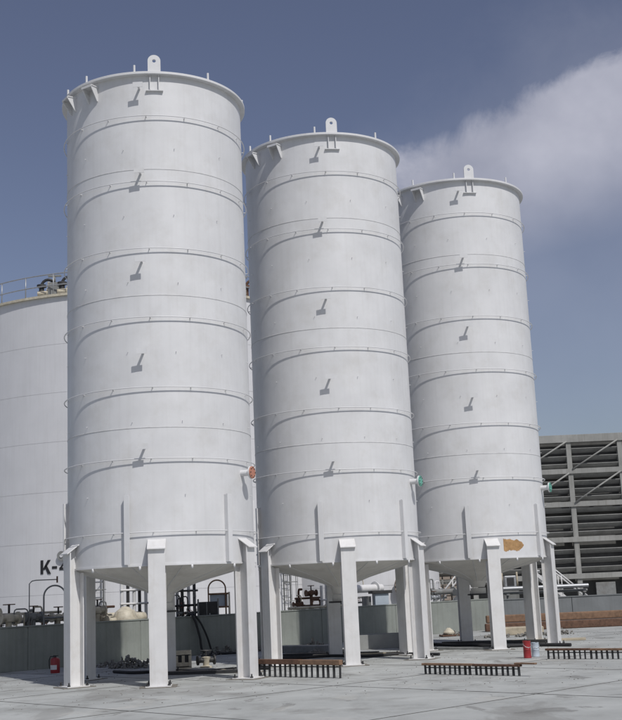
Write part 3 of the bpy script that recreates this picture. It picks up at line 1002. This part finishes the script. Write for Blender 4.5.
plank('long dark steel channel on the ground near the rear leg of the middle silo', (-1.4, 38.4), (0.4, 37.2), 0.5, 0.22, greyst, 'steel_channel')
plank('pale plank on the ground behind the front leg of the middle silo', (-0.3, 35.4), (2.6, 34.6), 0.25, 0.06, paletimber)
plank('dark plank lying before the rear leg of the middle silo', (-1.2, 35.9), (1.6, 34.9), 0.22, 0.09, darkst)
plank('dark plank lying under the nearest silo toward its right leg', (-4.2, 30.0), (-1.7, 29.5), 0.24, 0.08, darkst)
plank('pale plank lying under the nearest silo', (-4.0, 30.6), (-1.9, 30.4), 0.3, 0.05, paletimber)
plank('grey plank on the concrete left of the farthest silo front leg', (2.9, 36.6), (5.2, 34.6), 0.24, 0.07, greyst)
plank('dark plank under the farthest silo between its rear legs', (3.9, 38.7), (7.4, 37.2), 0.3, 0.10, darkst)
plank('pale plank between the farthest silo rear legs', (5.4, 38.6), (8.4, 38.0), 0.4, 0.07, paletimber)
plank('brown squared beam lying on top before the darker wall at right', (6.6, 47.7), (12.8, 47.6), 0.35, 0.30, timber, 'timber_beam', 0.32)
plank('dark brown squared beam lying beneath the upper beam before the darker wall', (6.5, 47.4), (12.9, 47.3), 0.35, 0.31, rust, 'timber_beam')
plank('pale stacked boards on the ground left of the right rear leg of the farthest silo', (6.4, 43.8), (8.1, 43.6), 0.8, 0.28, paletimber, 'board_stack')

# grey slab box behind the middle silo front leg
t = thing('concrete_trough', 'low grey concrete trough on the ground under the middle silo', 'trough', (1.15, 38.6, 0), D(6))
MB().box((0.9, 0.0, 0.03), (1.9, 0.8, 0.06)).build('floor', trough_m, t)
for y in (-0.4, 0.4):
    MB().box((0.9, y, 0.22), (1.9, 0.08, 0.44)).build('long_side', trough_m, t, bevel=0.01)
for x in (-0.02, 1.82):
    MB().box((x, 0, 0.219), (0.08, 0.72, 0.43)).build('end_side', trough_m, t, bevel=0.01)

# cream crate with holes
t = thing('crate', 'cream crate with dark holes on the ground under the nearest silo', 'crate', (-3.9, 32.1, 0), D(8))
MB().box((0, 0, 0.025), (0.62, 0.45, 0.05)).build('base', cream, t)
for y in (-0.21, 0.21):
    for z, h_ in ((0.10, 0.1), (0.40, 0.1)):
        MB().box((0, y, z + 0.03), (0.62, 0.03, h_)).build('rail', cream, t, bevel=0.004)
    for x in (-0.27, -0.09, 0.09, 0.27):
        MB().box((x, y, 0.265), (0.08, 0.032, 0.18)).build('slat', cream, t)
for x in (-0.297, 0.297):
    MB().box((x, 0, 0.265), (0.028, 0.39, 0.42)).build('end_panel', cream, t)
MB().box((0, 0, 0.24), (0.5, 0.34, 0.34)).build('contents', darkst, t)

# loose pump on ground
t = thing('valve', 'loose dark and cream valve body standing on the ground right of the crate', 'valve', (-3.2, 32.2, 0), D(20))
MB().lathe([(0.02, 0), (0.16, 0), (0.16, 0.04), (0.08, 0.06), (0.10, 0.2), (0.13, 0.28), (0.02, 0.30)], 20, closed=False).build('body', cream, t)
MB().cyl((-0.22, 0, 0.2), (0.22, 0, 0.2), 0.07, 12).cyl((-0.25, 0, 0.2), (-0.21, 0, 0.2), 0.13, 16).cyl((0.21, 0, 0.2), (0.25, 0, 0.2), 0.13, 16).build('side_flanges', darkst, t)
wheel(MB().cyl((0, 0, 0.28), (0, 0, 0.46), 0.025, 8), (0, 0, 0.45), 0.15).build('handwheel', darkst, t)


# fire extinguishers / canisters
def extinguisher(label, loc, m, h, r, hosed, grp=None):
    t = thing('fire_extinguisher', label, 'extinguisher', loc, D(-20), grp)
    MB().lathe([(0.005, 0), (r * 0.94, 0), (r, 0.02), (r, h * 0.80), (r * 0.86, h * 0.89), (r * 0.42, h * 0.95), (0.005, h * 0.96)], 28, closed=False).build('cylinder', m, t)
    MB().cyl((0, 0, h * 0.94), (0, 0, h * 1.04), r * 0.28, 12).box((0.02, 0, h * 1.06), (r * 1.2, 0.03, 0.025)).build('valve_head', darkst, t)
    MB().lathe([(r + 0.002, h * 0.22), (r + 0.003, h * 0.22), (r + 0.003, h * 0.5), (r + 0.002, h * 0.5)], 14, a0=-0.9, a1=0.9).build('label_panel', white_leg if hosed else m, t)
    if hosed:
        MB().tube([(-0.02, -0.02, h), (-r * 1.0, -0.03, h * 1.02), (-r * 1.35, -0.03, h * 0.8), (-r * 1.3, -0.03, h * 0.45), (-r * 1.15, -0.03, h * 0.25)], 0.014, 8).build('hose', rubber, t)
    return t


extinguisher('red fire extinguisher with pale label standing at the left edge by the wall', (-7.42, 32.75, 0), redp, 0.44, 0.13, True)
def can(label, loc, m, h, r):
    t = thing('metal_can', label, 'can', loc, D(15), 'cans by the farthest silo')
    MB().lathe([(0.003, 0), (r * 0.97, 0), (r, 0.008), (r, 0.02), (r * 0.975, 0.026), (r * 0.975, h * 0.48), (r, h * 0.49), (r, h * 0.51), (r * 0.975, h * 0.52), (r * 0.975, h - 0.03), (r, h - 0.022), (r, h), (r * 0.93, h), (r * 0.92, h - 0.015), (0.003, h - 0.015)], 28, closed=False).build('body', m, t)
    MB().cyl((r * 0.4, 0, h - 0.016), (r * 0.4, 0, h + 0.02), r * 0.22, 12).build('cap', darkst, t)
    MB().tube([(-r * 0.98, 0, h * 0.86), (-r * 1.12, -0.02, h * 0.8), (-r * 0.75, -r * 0.85, h * 0.66), (0, -r * 1.08, h * 0.6), (r * 0.75, -r * 0.85, h * 0.66), (r * 1.12, -0.02, h * 0.8), (r * 0.98, 0, h * 0.86)], 0.005, 6).build('wire_handle', galv, t)


can('red can standing on the ground by the farthest silo', (5.19, 30.35, 0), redp, 0.43, 0.10)
can('pale blue-white can standing behind the red can', (5.47, 30.75, 0), palebl, 0.36, 0.10)


# rusty bar racks in the foreground
def rack(label, p0, p1, h, pitch, tm, th, over=0.0):
    p0, p1 = Vector((*p0, 0)), Vector((*p1, 0))
    d = p1 - p0
    t = thing('bar_rack', label, 'rack', p0, math.atan2(d.y, d.x), 'low bar racks in the yard')
    Ln = d.length
    cut = Ln * 0.53
    MB().box((cut / 2 - 0.01, 0, h - th / 2), (cut, 0.13, th)).build('top_rail', tm, t, bevel=0.008)
    MB().box((cut + 0.005 + (Ln - cut) / 2, 0.008, h - th / 2 - 0.006), (Ln - cut, 0.125, th)).build('top_rail', timber if tm is rust else rust, t, bevel=0.008)
    if over:
        MB().box((Ln - over / 2 + over, 0.01, h + 0.015), (over * 2, 0.1, 0.03)).build('loose_strip', tm, t, bevel=0.004)
    MB().box((Ln / 2, 0.0, h * 0.60), (Ln - 0.06, 0.02, 0.022)).build('lower_rail', darkst, t)
    bm_ = MB().box((0, 0, (h - th) / 2), (0.030, 0.05, h - th + 0.004)).mesh('bar'); bm_.materials.append(darkst)
    nb = int(Ln / pitch)
    for k in range(nb + 1):
        o = put('bar', bm_, t, (0.04 + k * (Ln - 0.08) / nb + random.uniform(-.012, .012), random.uniform(-.01, .01), 0))
        o.rotation_euler = (0, random.uniform(-.03, .03), random.uniform(-.3, .3))
    return t


rack('rusty brown topped bar rack standing before the left leg of the middle silo', (-1.55, 27.9), (0.36, 26.3), 0.40, 0.16, rust, 0.11)
rack('low bar rack with thin brown top strip, right of the middle silo', (2.2, 26.45), (4.06, 24.73), 0.24, 0.135, timber, 0.045, 0.25)
rack('dark bar rack at the right edge beyond the red can', (5.54, 29.6), (7.3, 28.3), 0.26, 0.14, rust, 0.05)


# rubble: small heaps of broken bits along the wall foot and between legs
def heap(label, spots, seed, name='rubble_heap'):
    random.seed(seed)
    mb = MB()
    for (x, y, rad, cnt, hh) in spots:
        for _ in range(int(cnt * 1.8)):
            q = random.random() ** 0.6 * rad; t_ = random.uniform(0, 6.28)
            px, py = x + q * math.cos(t_), y + q * math.sin(t_)
            sz = random.uniform(0.02, 0.095)
            pz = max(0.0, hh * (1 - q / rad)) * random.random()
            mtx = Matrix.Rotation(random.uniform(0, 3), 3, 'X') @ Matrix.Rotation(random.uniform(0, 3), 3, 'Y')
            mb.box((px, py, pz + sz * 0.3), (sz, sz * random.uniform(.5, 1.6), sz * random.uniform(.3, .8)), mtx=mtx)
    o = mb.build(name, rubm)
    tag(o, label, 'rubble')
    o['kind'] = 'stuff'
    return o


heap('heap of dark rubble at the wall foot under the nearest silo', [(-5.6, 33.9, 0.55, 90, 0.35), (-5.0, 33.7, 0.6, 50, 0.2), (-6.3, 34.6, 0.5, 40, 0.15)], 1)
heap('scattered rubble along the wall foot behind the crate', [(wp(s, -0.45).x, wp(s, -0.45).y, 0.5, 34, 0.25) for s in (4.6, 5.2, 5.9, 6.6, 7.2)], 2)
heap('scattered rubble under the middle silo', [(wp(s, -0.5).x, wp(s, -0.5).y, 0.4, 22, 0.2) for s in (9.0, 11.2, 12.0, 13.1)] + [(0.4, 36.3, 0.35, 25, .2), (-0.2, 36.6, .3, 20, .15)], 3)
heap('scattered rubble beyond the farthest silo', [(6.2, 42.3, 0.5, 30, .2), (7.4, 42.0, 0.6, 40, .25), (8.6, 42.6, 0.5, 30, .2), (4.9, 45.0, 0.5, 40, .3)], 4)
# fine grit on the slab
random.seed(11)
mb = MB()
for _ in range(1500):
    x, y = random.uniform(-9, 11), random.uniform(22, 46)
    s_ = random.uniform(0.006, 0.022)
    mb.box((x, y, s_ * 0.25), (s_, s_ * random.uniform(.6, 1.5), s_ * 0.6), rz=random.uniform(0, 3))
o = mb.build('grit', rubm)
tag(o, 'fine grit scattered over the concrete yard', 'grit')
o['kind'] = 'stuff'
# reddish debris by the wall under the farthest silo
t = thing('debris_sack', 'cream sack on a brown board by the wall under the farthest silo', 'sack', (4.75, 44.7, 0), D(15))
MB().lathe([(0.02, 0.08), (0.20, 0.09), (0.22, 0.15), (0.15, 0.24), (0.05, 0.32), (0.02, 0.32)], 18, closed=False).build('sack', cream, t)
MB().box((0.05, -0.05, 0.04), (0.8, 0.4, 0.05)).build('board', rust, t)
